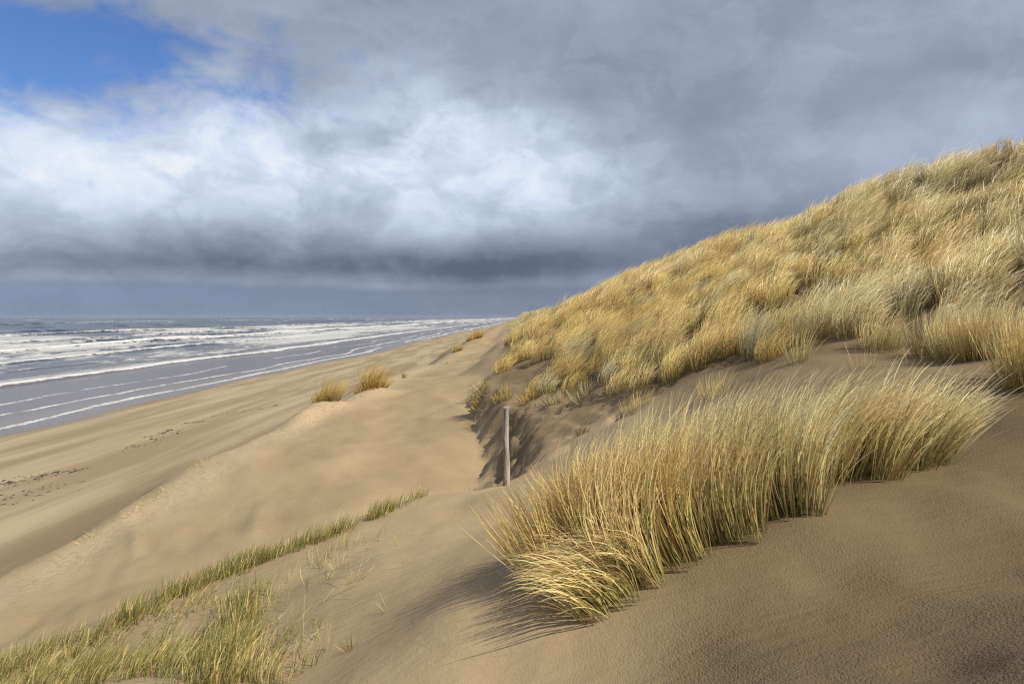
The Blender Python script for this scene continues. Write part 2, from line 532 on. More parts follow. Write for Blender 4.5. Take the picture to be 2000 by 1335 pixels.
def sea_material():
    m, n = new_mat("sea_water")
    pos = n.new('ShaderNodeNewGeometry').outputs['Position']
    line = n.attr('foam_line'); mott = n.attr('foam_mottle'); shal = n.attr('shallow')
    st = n.mapping(pos, (0.55, 0.16, 1.0), rot=(0, 0, radians(3)))
    a = n.noise(st, 1.0, 8, 0.68, 0.8)
    b = n.noise(n.mapping(pos, (0.10, 0.022, 1.0)), 1.0, 5, 0.6, 0.6)
    c = n.noise(pos, 1.4, 6, 0.65, 0.5)
    thr = n.m('SUBTRACT', 0.80, n.mul(mott, 0.50))
    f1 = n.sstep(n.m('SUBTRACT', n.add(n.mul(a, 0.62), n.mul(b, 0.38)), thr), -0.055, 0.085)
    f2 = n.sstep(n.add(line, n.mul(1.3, n.m('SUBTRACT', c, 0.5)), n.mul(1.5, n.m('SUBTRACT', a, 0.5))), 0.30, 0.78)
    foam = n.m('MAXIMUM', n.mul(f1, n.sstep(mott, 0.02, 0.2), 0.70), f2)
    wcol = n.mix(shal, (0.036, 0.045, 0.058), (0.135, 0.116, 0.104))
    wcol = n.mix(n.attr('swash'), wcol, (0.185, 0.155, 0.122))
    col = n.mix(foam, wcol, (0.62, 0.62, 0.605))
    bump = n.new('ShaderNodeBump')
    bump.inputs['Strength'].default_value = 1.0
    w1 = n.noise(n.mapping(pos, (0.9, 0.30, 1.0)), 1.0, 7, 0.62, 0.6)
    w2 = n.noise(n.mapping(pos, (0.12, 0.035, 1.0)), 1.0, 4, 0.55, 0.3)
    deep = n.m('SUBTRACT', 1.0, shal)
    n.put(bump.inputs['Height'], n.add(n.mul(w1, n.lin(deep, 0, 1, 0.05, 0.34)), n.mul(w2, n.mul(deep, 1.6)), n.mul(foam, 0.05)))
    p = n.new('ShaderNodeBsdfPrincipled')
    n.put(p.inputs['Base Color'], col)
    n.put(p.inputs['Roughness'], n.lin(foam, 0, 1, 0.22, 0.9))
    p.inputs['IOR'].default_value = 1.33
    p.inputs['Specular IOR Level'].default_value = 0.24
    n.put(p.inputs['Normal'], bump.outputs[0])
    return finish(n, p.outputs[0], m)


def wood_material():
    m, n = new_mat("weathered_wood")
    tc = n.new('ShaderNodeTexCoord').outputs['Object']
    g = n.noise(n.mapping(tc, (42, 42, 2.2)), 1.0, 6, 0.6, 0.4)
    g2 = n.noise(n.mapping(tc, (9, 9, 1.6)), 1.0, 4, 0.6)
    k = n.noise(n.mapping(tc, (14, 14, 5)), 1.0, 2, 0.5)
    col = n.ramp(g, [(0.34, (0.07, 0.052, 0.04)), (0.46, (0.33, 0.285, 0.235)), (0.66, (0.60, 0.56, 0.50))])
    col = n.mix(n.mul(n.sstep(g2, 0.5, 0.8), 0.5), col, (0.24, 0.20, 0.165))
    col = n.mix(n.sstep(k, 0.70, 0.78), col, (0.06, 0.045, 0.035))
    bump = n.new('ShaderNodeBump')
    bump.inputs['Distance'].default_value = 0.014
    n.put(bump.inputs['Height'], g)
    p = n.new('ShaderNodeBsdfPrincipled')
    n.put(p.inputs['Base Color'], col)
    p.inputs['Roughness'].default_value = 0.85
    n.put(p.inputs['Normal'], bump.outputs[0])
    return finish(n, p.outputs[0], m)


def plain(name, colour, rough=0.8):
    m, n = new_mat(name)
    pos = n.new('ShaderNodeNewGeometry').outputs['Position']
    v = n.noise(pos, 12, 4, 0.6)
    p = n.new('ShaderNodeBsdfPrincipled')
    n.put(p.inputs['Base Color'], n.mix(v, [c * 0.65 for c in colour], [min(1, c * 1.35) for c in colour]))
    p.inputs['Roughness'].default_value = rough
    return finish(n, p.outputs[0], m)


M_SAND = sand_material()
M_BLADE = blade_material("marram_blades")
M_SEA = sea_material()
M_WOOD = wood_material()
M_WRACK = plain("dark_seaweed", (0.045, 0.036, 0.026))
M_ROOT = plain("dead_roots", (0.20, 0.135, 0.075))


# ------------------------------------------------------------------ the ground: one sheet from behind the camera to the horizon
def grass_edge(y):
    return pw(y, [(-6, 7.5), (4, 6.4), (7, 5.3), (8, 4.75), (9, 4.2), (10, 3.75), (11, 3.35), (12.5, 2.65), (14, 2.2), (15.5, 1.6), (17, 0.7), (18.2, 0.2), (19.2, -0.2),
                  (20.2, -0.6), (21, -0.8), (22.5, -0.6), (25, -0.35), (30, -0.5), (60, -0.3), (100, -0.6), (400, 0.6), (1500, 13), (9000, 400)])


def build_ground():
    yv = np.concatenate([np.linspace(-9, -0.5, 18), np.geomspace(9.5, 18.0, 95) - 9.5, np.arange(8.6, 25, 0.105), np.geomspace(25, 6000, 360)])
    yv = np.unique(np.round(yv, 4))
    t = np.linspace(-0.88, 1.0, 470)
    lo = np.linspace(0, 1, 26)[:-1]; hi = np.linspace(0, 1, 26)[1:]
    X = np.empty((len(yv), len(t) + 50)); Y = np.repeat(yv[:, None], X.shape[1], 1)
    for i, y in enumerate(yv):
        core = t * (max(y, 0) + 6.0)
        L = min(core[0] - 8, -70.0) if y < 300 else core[0] * 1.05
        R = max(core[-1] + 8, 60.0)
        X[i] = np.concatenate([L + (core[0] - L) * lo ** 0.7, core, core[-1] + (R - core[-1]) * hi ** 1.4])
    Z = height(X.ravel(), Y.ravel()).reshape(X.shape)
    D = X - shore_x(Y)
    wetline = 5.0 + 2.5 * fbm(Y * 0.05, Y * 0 + 2, 3, 61)
    wet = 1 - smooth((D - wetline * 0.2) / wetline)
    ex = edge_x(Y)
    beach = 1 - smooth((X - (ex - 2.2)) / 2.0)
    grain = smooth((X + 0.3 + 0.5 * fbm(X * 0.6, Y * 0.6, 2, 63)) / 1.6) * (1 - smooth((Y - 6.0) / 4.0)) + 0.22
    damp_shade = smooth((X + 0.25 + 0.5 * fbm(X * 0.6, Y * 0.6, 2, 63)) / 1.5) * (1 - smooth((Y - 5.5) / 3.5))
    damp_shade = np.maximum(damp_shade, 0.75 * smooth((X - 1.6) / 1.5) * (1 - smooth((Y - 13) / 4)))  # shade below the hill grass put into the sand colour
    damp_shade = np.maximum(damp_shade, 0.7 * smooth((X - foot_x(Y) + foot_w(Y) - 0.1) / 0.5) * smooth((Y - 11.5) / 1.5) * (1 - smooth((Y - 21) / 3)))  # scarp face: moist sand, with its shade darkened into the colour
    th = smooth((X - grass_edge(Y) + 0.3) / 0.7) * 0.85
    toe = smooth((X + 19.0 + 3.0 * fbm(X * 0.05, Y * 0.05, 3, 65)) / 3.5) * (1 - smooth((Y - 60) / 60))
    lip = np.exp(-((X - ex - 0.7) / 1.1) ** 2) * (Y > 6) * (1 - smooth((Y - 40) / 30))  # sunlit rim of the plateau painted as a paler band
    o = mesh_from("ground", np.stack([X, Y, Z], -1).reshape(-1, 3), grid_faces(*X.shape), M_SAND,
                  attrs={'wet': ('FLOAT', wet), 'damp_shade': ('FLOAT', damp_shade), 'toe': ('FLOAT', toe), 'lip': ('FLOAT', lip), 'beach': ('FLOAT', beach), 'grain': ('FLOAT', np.clip(grain, 0, 1)), 'thatch': ('FLOAT', th)})
    tag(o, kind='structure')
    o['label'] = "wind-blown beige sand of the beach and dunes"


build_ground()

# ------------------------------------------------------------------ the sea: rolling surf, foam lines parallel to the shore
# (distance from shore, height of the bore, width of its foam line, strength, length of the mottled foam trail)
BORES = [(23.5, 0.32, 2.6, 1.05, 15), (41, 0.2, 1.2, 0.45, 9), (58, 0.36, 2.6, 0.8, 12), (72, 0.3, 1.8, 0.5, 9), (88, 0.85, 6.5, 1.15, 30), (112, 0.5, 3.5, 0.5, 18), (140, 0.7, 4.5, 0.75, 30), (196, 0.8, 4.0, 0.62, 25), (250, 0.8, 4.5, 0.45, 25),
         (345, 1.0, 6.0, 0.36, 22), (470, 1.1, 8.0, 0.42, 20), (560, 1.5, 16.0, 0.62, 25), (640, 1.3, 14.0, 0.40, 20), (800, 1.2, 18, 0.38, 22), (1100, 1.2, 26, 0.34, 30)]


def build_sea():
    yv = np.geomspace(14, 6000, 330)
    s = np.concatenate([np.linspace(-3, 210, 400), np.geomspace(211, 5900, 170)])
    S = np.repeat(s[None], len(yv), 0); Y = np.repeat(yv[:, None], len(s), 1)
    X = shore_x(Y) - S
    Z = 0.02 + np.zeros_like(S)
    line = np.zeros_like(S); mott = np.zeros_like(S)
    for i, (s0, h, wd, st, tr) in enumerate(BORES):
        me = s0 + (2.0 + 0.035 * s0) * fbm(Y / 75.0 + i * 7.7, Y * 0 + i * 3.1, 4, 70 + i) * 1.6
        q = S - me                                     # q < 0: shoreward of the front
        amp = 0.55 + 0.9 * vnoise(Y / 60.0 + i * 13, Y * 0 + 0.5, 90 + i)
        prof = np.where(q < 0, np.exp(-(q / 0.9) ** 2), np.exp(-(q / (4 + 0.02 * s0)) ** 2))
        Z += 1.5 * h * amp * prof
        on = smooth((vnoise(Y / (50.0 + 0.12 * s0) + i * 5.3, Y * 0 + 2.5, 50 + i) - (0.78 - st)) / 0.25)
        wv = wd * (1.5 if s0 > 50 else 1.1) * (0.35 + 1.1 * vnoise(Y / 21.0, Y * 0 + i, 130 + i))
        front = np.where(q < 0, np.exp(-(q / (0.5 + 0.002 * s0)) ** 2), np.exp(-(q / wv) ** 2))
        line = np.maximum(line, np.minimum(st, 1) * on * front)
        mott = np.maximum(mott, min(1, st + 0.1) * on * np.where(q < -0.5, 0, np.exp(-np.maximum(q, 0) / tr)))
    # thin lobed swash lines
    for k, (s0, wd, st) in enumerate([(0.5, 0.32, 1.0), (1.8, 0.16, 0.6), (5.6, 0.26, 0.95), (9.5, 0.16, 0.55), (13.5, 0.30, 0.75), (17.0, 0.14, 0.5)]):
        me = s0 + (0.35 + 0.11 * s0) * 2.2 * fbm(Y / (18.0 + 3 * k) + k * 5.1, Y * 0 + k, 3, 150 + k)
        br = smooth((vnoise(Y / 26.0 + 3.7 * k, Y * 0 + k, 170 + k) - (0.95 - st)) / 0.2)
        line = np.maximum(line, st * br * np.exp(-((S - me) / (wd + Y * 0.0012)) ** 2))
    surf = 0.92 * smooth((S - 26) / 14) * (1 - 0.75 * smooth((S - 190) / 90)) * (0.72 + 0.6 * fbm(Y / 90.0, S / 30.0, 3, 191))
    mott = np.maximum(mott * 0.95, surf)
    mott = np.maximum(mott, 0.07 * smooth((S - 2) / 4))
    chop = smooth((S - 20) / 60)
    Z += chop * (0.16 * fbm(S / 7.0, Y / 16.0, 4, 201) + 0.55 * smooth((S - 150) / 300) * fbm(S / 28.0, Y / 60.0, 4, 203))
    # whitecaps out at sea
    cap = smooth((fbm(S / 26.0, Y / 55.0, 4, 211) - 0.36) / 0.2) * smooth((S - 200) / 150)
    line = np.maximum(line, 0.8 * cap)
    Z = np.where(S < 2.0, 0.02 + 0.0 * S, Z)
    o = mesh_from("sea", np.stack([X, Y, Z], -1).reshape(-1, 3), grid_faces(*S.shape)[:, ::-1], M_SEA,
                  attrs={'foam_line': ('FLOAT', line), 'foam_mottle': ('FLOAT', mott), 'swash': ('FLOAT', 1 - smooth((S - 0.5) / 6)), 'shallow': ('FLOAT', 1 - smooth((S - 16) / 60))})
    tag(o, kind='structure')
    o['label'] = "grey-blue sea with white lines of surf"


build_sea()


# ------------------------------------------------------------------ grass blades
def unit(v):
    return v / np.maximum(np.linalg.norm(v, axis=-1, keepdims=True), 1e-9)


def blades(root, T0, T1, L, W, power, cols, K=4, rng=RNG, taper=0.12, kink=None):
    """curved tapering leaf ribbons; cols = list of colour stops root..tip, each (N,3)"""
    N = len(root)
    s = np.linspace(0, 1, K + 1)
    pos = np.empty((N, K + 1, 3)); tan = np.empty((N, K + 1, 3))
    for i, t in enumerate(s):
        f = (t ** power)[..., None] if np.ndim(power) else np.full((N, 1), t ** power)
        tan[:, i] = unit(T0 * (1 - f) + T1 * f)
    pos[:, 0] = root
    for i in range(K):
        pos[:, i + 1] = pos[:, i] + 0.5 * (tan[:, i] + tan[:, i + 1]) * (L / K)[:, None]
    a = rng.uniform(0, 2 * np.pi, N)
    ref = np.stack([np.cos(a), np.sin(a), 0.15 * np.ones(N)], -1)
    side = unit(np.cross(tan, ref[:, None, :]))
    wid = np.interp(s, [0, 0.25, 0.65, 1.0], [0.75, 1.0, 0.72, taper])
    off = side * (0.5 * W[:, None, None] * wid[None, :, None])
    co = np.stack([pos - off, pos + off], 2).reshape(N, (K + 1) * 2, 3)
    ci = np.linspace(0, 1, len(cols))
    C = np.ones((N, K + 1, 4), np.float32)
    for i, t in enumerate(s):
        j = min(int(t * (len(cols) - 1)), len(cols) - 2)
        u = (t - ci[j]) / (ci[j + 1] - ci[j])
        C[:, i, :3] = cols[j] * (1 - u) + cols[j + 1] * u
    C = np.repeat(C, 2, axis=1)
    base = (np.arange(N) * (K + 1) * 2)[:, None, None]
    q = np.arange(K)[None, :, None] * 2
    f = (base + q + np.array([0, 1, 3, 2])[None, None, :]).reshape(-1, 4)
    return co.reshape(-1, 3), f, C.reshape(-1, 4)


def join(parts):
    co, f, c, off = [], [], [], 0
    for a, b, d in parts:
        co.append(a); f.append(b + off); c.append(d); off += len(a)
    return np.concatenate(co), np.concatenate(f), np.concatenate(c)


def grass_obj(name, part, parent=None, mat=None):
    co, f, c = part
    if parent is not None:
        co = co - np.array(parent.location)
    return mesh_from(name, co, f, mat or M_BLADE, parent, attrs={'col': ('FLOAT_COLOR', c)})


STRAW = np.array([0.79, 0.645, 0.33]); PALE = np.array([0.87, 0.76, 0.47]); GOLD = np.array([0.70, 0.51, 0.185]); OLIVE = np.array([0.28, 0.24, 0.075])
BROWN = np.array([0.30, 0.19, 0.07]); GREEN = np.array([0.19, 0.22, 0.06]); GREY = np.array([0.60, 0.54, 0.32])


def tint(base, N, rng, var=0.16):
    v = 1 + var * rng.standard_normal((N, 1))
    h = 1 + 0.05 * rng.standard_normal((N, 3))
    return np.clip(base * np.clip(v, 0.45, 1.6) * h, 0.01, 0.85)


WIND = unit(np.array([0.88, 0.42, 0.0]))


def tussock_blades(cx, cy, nb, rad, L, K, width, rng, lean=None, bend=0.9, spread=0.38, hue=None, up=None, tipz=0.18, power=1.35, dome=0.0, wild=0.15):
    """arrays of tussocks (centres) -> blade mesh; per-tussock arrays cx, cy, rad, L, hue, bend"""
    T = len(cx)
    idx = np.repeat(np.arange(T), nb)
    N = len(idx)
    r = np.sqrt(rng.random(N)) * rad[idx]; a = rng.uniform(0, 2 * np.pi, N)
    ox, oy = r * np.cos(a), r * np.sin(a)
    x = cx[idx] + ox; y = cy[idx] + oy
    z = height(x, y)
    nrm = normal(cx, cy, 0.25)[idx]
    root = np.stack([x, y, z - 0.03], -1)
    rr = np.stack([ox, oy, 0 * ox], -1) / rad[idx][:, None]
    jit = rng.standard_normal((N, 3)) * wild
    T0 = np.array([0, 0, 1.0]) * 0.8 + nrm * 0.35 + rr * spread + jit
    if lean is not None:
        T0 = T0 + lean[idx]
    T0 = unit(T0)
    wn = WIND + np.stack([0.10 * rng.standard_normal(T) + 0.25 * fbm(cx * 0.45, cy * 0.45, 2, 331), 0.12 * rng.standard_normal(T) + 0.5 * fbm(cx * 0.4 + 9, cy * 0.4, 2, 333), 0 * cx], -1)
    b = np.asarray(bend)
    b = (b[idx] if b.ndim else np.full(N, b))[:, None] * (0.75 + 0.5 * rng.random((N, 1)))
    T1 = unit(T0 * np.maximum(1.0 - b, 0.05) + b * (wn[idx] + np.array([0, 0, tipz]) + rr * 0.22 + rng.standard_normal((N, 3)) * wild * 0.85))
    Lb = L[idx] * rng.uniform(0.6, 1.12, N) * (1 - dome * (r / rad[idx]) ** 2)
    Wb = width[idx] * rng.uniform(0.7, 1.3, N)
    h = hue[idx][:, None]                              # 0 gold .. 1 pale, <0 olive-grey
    tipc = np.where(h < 0, GREY + 0 * h, GOLD * (1 - np.clip(h, 0, 1)) + PALE * np.clip(h, 0, 1))
    midc = np.where(h < 0, GREY * 0.75 + OLIVE * 0.25, GOLD * (1 - np.clip(h, 0, 1)) + STRAW * np.clip(h, 0, 1))
    g = rng.random((N, 1))
    basec = np.where(g < 0.35, GREEN + 0 * g, np.where(g < 0.7, OLIVE + 0 * g, BROWN + 0 * g))  # own root colours, deepened to paint in shade between tussocks
    v = np.clip(1 + 0.14 * rng.standard_normal((N, 1)), 0.5, 1.5) * np.clip(1 + 0.15 * rng.standard_normal(T), 0.6, 1.25)[idx][:, None]
    cols = [np.clip(c * v * (1 + 0.05 * rng.standard_normal((N, 3))), 0.01, 0.90) for c in (basec, 0.45 * basec + 0.55 * midc, midc, tipc)]
    return blades(root, T0, T1, Lb, Wb, power, cols, K, rng)


def build_hill_grass():
    rng = np.random.default_rng(5)
    parts = []
    bands = [  # y0, y1, tussocks per m2, blades, K, length, width
        (4.5, 13, 3.3, 255, 4, 1.0, 0.0072),
        (13, 22, 3.0, 165, 4, 1.0, 0.0092),
        (22, 36, 2.3, 112, 3, 1.0, 0.0135),
        (36, 70, 1.9, 48, 3, 0.95, 0.022),
        (70, 160, 0.95, 22, 2, 0.95, 0.045),
        (160, 420, 0.22, 14, 2, 1.2, 0.12),
        (420, 1600, 0.035, 10, 2, 2.0, 0.35)]
    for y0, y1, dens, nb, K, Lm, wd in bands:
        wid_x = 18.5 if y0 < 30 else (16.5 if y0 < 100 else 22)
        g = 1 / math.sqrt(dens)                        # jittered rows, so that tussocks keep their distance
        gx, gy = np.meshgrid(np.arange(0, wid_x, g), np.arange(y0, y1, g))
        gx = gx + (np.arange(gx.shape[0]) % 2)[:, None] * g * 0.5
        n = gx.size
        y = np.clip(gy.ravel() + rng.uniform(-0.36, 0.36, n) * g, y0, y1)
        g0 = grass_edge(y)
        x = g0 - 0.5 + gx.ravel() + rng.uniform(-0.36, 0.36, n) * g
        # only what the photograph's surroundings can show: the slope in and near the view
        keep = x < 1.02 * y + 3.0
        d = x - g0 + 0.55 * fbm(x * 0.75, y * 0.75, 3, 301) * 1.3
        dens_m = smooth((d + 0.15) / 0.9)
        bare = smooth((fbm(x * 0.33 + 4, y * 0.3, 3, 305) - 0.28) / 0.2) * 0.85 * (1 - smooth((d - 3.2) / 2))
        prom = np.exp(-((y - 21) / 5.0) ** 2) * (1 - smooth((d - 1.2) / 1.8))
        bare = np.maximum(bare, 0.85 * prom * smooth((fbm(x * 0.5 + y * 0.25, y * 0.55 - x * 0.9, 3, 307) - 0.02) / 0.15))
        for cx, cy, rx, ry in ((7.7, 11.0, 0.75, 0.38), (5.55, 9.5, 0.6, 0.45), (6.6, 8.9, 0.5, 0.3), (4.6, 13.2, 0.5, 0.35), (7.2, 17.0, 0.8, 0.4), (3.4, 16.5, 0.6, 0.35)):
            bare = np.maximum(bare, np.exp(-(((x - cx) / rx) ** 2 + ((y - cy) / ry) ** 2) ** 2))
        keep &= rng.random(n) < dens_m * (1 - bare)
        x, y, d = x[keep], y[keep], d[keep]
        if y0 < 100:                                   # the crest hides what lies behind it
            cr = (y + 2) * 0.745 + 1.6 if y0 < 15 else np.full(len(x), 17.0)
            k2 = x < np.maximum(cr, 10)
            x, y, d = x[k2], y[k2], d[k2]
        T = len(x)
        big = fbm(x * 0.22, y * 0.16, 3, 311)
        Lh = Lm * (0.80 + 0.42 * rng.random(T)) * (0.72 + 0.34 * smooth((d - 0.1) / 1.6)) * (1 + 0.22 * big)
        hue = np.clip(0.42 + 0.85 * fbm(x * 0.35 + 7, y * 0.28, 3, 313) + 0.28 * rng.standard_normal(T) + 0.02 * (x - 6) * (y < 40) - 0.45 * np.exp(-((y - 24) / 9.0) ** 2) * (x < 7) + 0.004 * np.minimum(np.maximum(y - 40, 0), 100), 0.0, 1.0)
        hue = np.where(rng.random(T) < 0.05 + 0.45 * smooth((y - 50) / 60), -1.0, hue)  # more grey tussocks with distance: haze fade put into blade colour
        hue = np.where(fbm(x * 0.5 + 21, y * 0.4 + 3, 2, 317) > 0.62, -1.0, hue)
        bend = np.clip(0.60 + 0.12 * d + 0.28 * fbm(x * 0.5, y * 0.4, 2, 319), 0.4, 0.96)
        lean = np.stack([-0.10 + 0.30 * fbm(x * 0.8, y * 0.8, 2, 321), 0.2 * fbm(x * 0.8, y * 0.8, 2, 323), 0 * x], -1)
        parts.append(tussock_blades(x, y, nb, rng.uniform(0.12, 0.25, T) * (1 + y / 90.0), Lh, K, np.full(T, wd), rng, lean, bend, 0.32, hue, dome=0.42, power=1.2, wild=0.075))
    o = grass_obj("marram_grass", join(parts))
    tag(o, "golden marram grass combed over by wind, covering the big dune slope", "grass", kind='stuff')


build_hill_grass()


def make_clump(name, label, centres, nb, rad, L, width, lean, bend, hue, K=6, seed=1, spread=0.4, group=None, tipz=0.1, power=1.5, cat="grass tuft", green=0.0, part="dry_blades", wild=0.15, bunches=False):
    """one tuft as a thing: an empty at its base carrying its dry blades and, when it has them, its green shoots"""
    rng = np.random.default_rng(seed)
    c = np.array(centres, float)
    T = len(c)
    bx, by = c[:, 0].mean(), c[:, 1].mean()
    root = empty(name, (bx, by, float(height(np.array([bx]), np.array([by]))[0])))
    tag(root, label, cat, group)
    ln = np.array(lean, float) if lean is not None else np.zeros((T, 3))
    ln = np.broadcast_to(ln, (T, 3))
    f = lambda v: np.broadcast_to(np.asarray(v, float), (T,)).copy()
    for sl in ([slice(k, k + 1) for k in range(T)] if bunches else [slice(0, T)]):
        P = tussock_blades(c[sl, 0], c[sl, 1], nb, f(rad)[sl], f(L)[sl], K, f(width)[sl], rng, ln[sl], f(bend)[sl], spread, f(hue)[sl], tipz=tipz, power=power, wild=wild)
        ob = grass_obj("blade_bunch" if bunches else part, P, root)
        if part == 'roots':
            ob['kind'] = 'stuff'                       # hair-thin strands, too small to pick apart
    if green > 0:
        n2 = max(1, int(nb * green))
        P = tussock_blades(c[:, 0], c[:, 1], n2, f(rad), f(L) * 0.8, K, f(width), rng, ln * 0.6, f(bend) * 0.5, spread * 0.7, f(-1), tipz=0.6, power=power)
        P[2][:, :3] = np.clip(P[2][:, :3] * 0.35 + np.array([0.165, 0.205, 0.05]) * 0.75, 0.02, 0.6)
        grass_obj("green_shoots", P, root)
    return root


def line_pts(pts, n, width, rng):
    """points spread along a polyline of (x, y), with a side-to-side width"""
    p = np.array(pts, float)
    seg = np.linalg.norm(np.diff(p, axis=0), axis=1); cum = np.concatenate([[0], np.cumsum(seg)])
    t = rng.random(n) * cum[-1]
    x = np.interp(t, cum, p[:, 0]); y = np.interp(t, cum, p[:, 1])
    return np.stack([x + rng.normal(0, width, n), y + rng.normal(0, width, n)], -1), t / cum[-1]


def build_front_bank():
    rng = np.random.default_rng(21)
    hit = lambda a: [ground_hit(*p) for p in a]
    # three masses of one long bank, each its own tuft
    a = hit([(1230, 1120), (1330, 1085), (1440, 1040), (1560, 985)])
    c, t = line_pts(a, 62, 0.13, rng); c[:, 1] += 0.17 * rng.random(len(c)) + 0.05; c[:, 0] += 0.02
    lean = np.stack([-0.62 + 0.62 * t, 0.10 + 0 * t, 0 * t], -1)
    make_clump("marram_clump", "tall dense straw bank in the foreground, middle and highest of the front grass", c, 66, 0.11, 0.66 + 0.24 * rng.random(len(c)), 0.0066,
               lean, 0.66, np.clip(0.36 + 0.6 * t * 0.6 + 0.26 * rng.standard_normal(len(t)), 0, 1), K=7, seed=22, spread=0.20, green=0.10, power=2.3, wild=0.11, tipz=0.35)
    b = hit([(1600, 955), (1670, 930), (1740, 918), (1800, 908)])
    c, t = line_pts(b, 42, 0.11, rng); c[:, 1] += 0.16 * rng.random(len(c))
    lean = np.stack([-0.02 + 0.80 * t ** 1.4, 0.02 + 0 * t, 0 * t], -1)
    make_clump("marram_clump", "pale fan of long blades sweeping right at the far end of the front bank", c, 64, 0.11, 0.66 + 0.28 * rng.random(len(c)), 0.0066,
               lean, 0.72 + 0.15 * t, np.clip(0.62 + 0.2 * rng.standard_normal(len(t)), 0, 1), K=7, seed=23, spread=0.26, green=0.10, power=2.0, wild=0.11, tipz=0.28)
    d = hit([(1150, 1166), (1205, 1156), (1275, 1136)])
    c, t = line_pts(d, 19, 0.08, rng); c[:, 1] += 0.10 * rng.random(len(c))
    lean = np.stack([-0.95 + 0.2 * t, -0.05 + 0 * t, 0 * t], -1)
    P = make_clump("marram_clump", "low tuft drooping left like a mop at the front end of the bank", c, 72, 0.10, 0.44 + 0.16 * rng.random(len(c)), 0.0062,
                   lean, 0.0, 0.45, K=7, seed=24, spread=0.40, green=0.18, power=1.4)
    droop(P, (-0.85, -0.05, -0.35), 1.9)
    e = hit([(1120, 1120), (1180, 1090), (1260, 1050)])
    c, t = line_pts(e, 26, 0.13, rng); c[:, 1] += 0.1
    make_clump("marram_clump", "dark golden thicket leaning left behind the drooping mop tuft", c, 62, 0.13, 0.62, 0.0060,
               (-0.62, 0.0, 0), 0.12, 0.12, K=6, seed=25, spread=0.36, green=0.15, power=1.6, wild=0.13)


def droop(root, tipdir, power):
    """bend a finished tuft's blades over towards a direction, along their length"""
    td = unit(np.array(tipdir, float))
    for ch in root.children:
        me = ch.data
        n = len(me.vertices); co = np.empty(n * 3, np.float32); me.vertices.foreach_get('co', co)
        co = co.reshape(-1, 8, 2, 3)                   # K=7 -> 8 rings of 2
        mid = co.mean(2); off = co - mid[:, :, None]
        seg = np.diff(mid, axis=1); ln = np.linalg.norm(seg, axis=-1, keepdims=True)
        t = (np.arange(7) / 6.0) ** power
        jit = 1 + 0.25 * np.random.default_rng(3).standard_normal((len(co), 1))
        f = np.clip(t[None] * jit, 0, 1)[..., None]
        seg = unit(unit(seg) * (1 - f) + td * f) * ln
        mid[:, 1:] = mid[:, :1] + np.cumsum(seg, axis=1)
        me.vertices.foreach_set('co', (mid[:, :, None] + off).astype(np.float32).ravel())
        me.update()


build_front_bank()


# ------------------------------------------------------------------ green lyme grass along the shoulder's rim
def build_rim_grass():
    rng = np.random.default_rng(31)
    parts = []

    def scatter(path, n, width, L, greenness, nb, lean, bend, wd=0.0062, away=0.0, spread=0.3):
        pts = [ground_hit(*p) for p in path]
        c, t = line_pts(pts, n, width, rng)
        c = c[rng.random(len(c)) < smooth((fbm(c[:, 0] * 1.7, c[:, 1] * 1.7, 3, 351) + 0.38 + 0.45 * (c[:, 0] < -3.3)) / 0.35)]
        T = len(c)
        P = tussock_blades(c[:, 0], c[:, 1], nb, np.full(T, 0.07), L * rng.uniform(0.7, 1.25, T), 4, np.full(T, wd), rng,
                           np.broadcast_to(np.array(lean, float), (T, 3)), bend, spread, np.where(rng.random(T) < 0.5, 0.1, 0.6), tipz=0.35)
        C = P[2].reshape(T * nb, -1, 4)
        g = (rng.random(T * nb) < greenness * 0.95)[:, None, None]
        gc = np.array([0.105, 0.148, 0.030]) * rng.uniform(0.6, 1.6, (T * nb, 1, 1)) * np.array([1.1, 1.0, 0.9])
        C[..., :3] = np.where(g, 0.25 * C[..., :3] + 0.75 * gc, C[..., :3])
        parts.append((P[0], P[1], C.reshape(-1, 4)))
    rim = [(-20, 1318), (110, 1280), (230, 1225), (330, 1170), (420, 1128), (520, 1092), (620, 1058), (700, 1025), (770, 990), (825, 968)]
    scatter(rim[:6], 260, 0.12, 0.23, 0.80, 9, (0.12, 0, 0), 0.35)
    scatter(rim[4:9], 210, 0.085, 0.22, 0.72, 8, (0.10, 0, 0), 0.35)
    scatter(rim[7:], 90, 0.06, 0.20, 0.6, 8, (0.10, 0, 0), 0.3)
    scatter([(840, 962), (900, 956), (930, 955)], 12, 0.04, 0.14, 0.3, 6, (0, 0, 0), 0.2)
    # the mat filling the lower left corner: flattened straw with upright green shoots
    scatter([(0, 1335), (120, 1320), (250, 1300), (400, 1290), (500, 1300)], 330, 0.24, 0.23, 0.72, 9, (0.2, 0, 0), 0.6)
    scatter([(250, 1250), (350, 1200), (450, 1170)], 50, 0.2, 0.2, 0.5, 6, (0.25, 0.0, 0), 0.75)
    scatter([(420, 1330), (455, 1260), (470, 1210), (480, 1170)], 110, 0.09, 0.27, 0.78, 12, (0.0, 0, 0), 0.25)
    scatter([(430, 1330), (500, 1320), (560, 1335)], 35, 0.08, 0.22, 0.4, 9, (0.1, 0, 0), 0.4)
    scatter([(540, 1180), (590, 1130), (650, 1090), (720, 1050)], 60, 0.16, 0.24, 0.25, 3, (0, 0, 0), 0.4, 0.004)
    o = grass_obj("lyme_grass", join(parts))
    tag(o, "short green and straw grass growing along the rim at lower left", "grass", kind='stuff')


build_rim_grass()


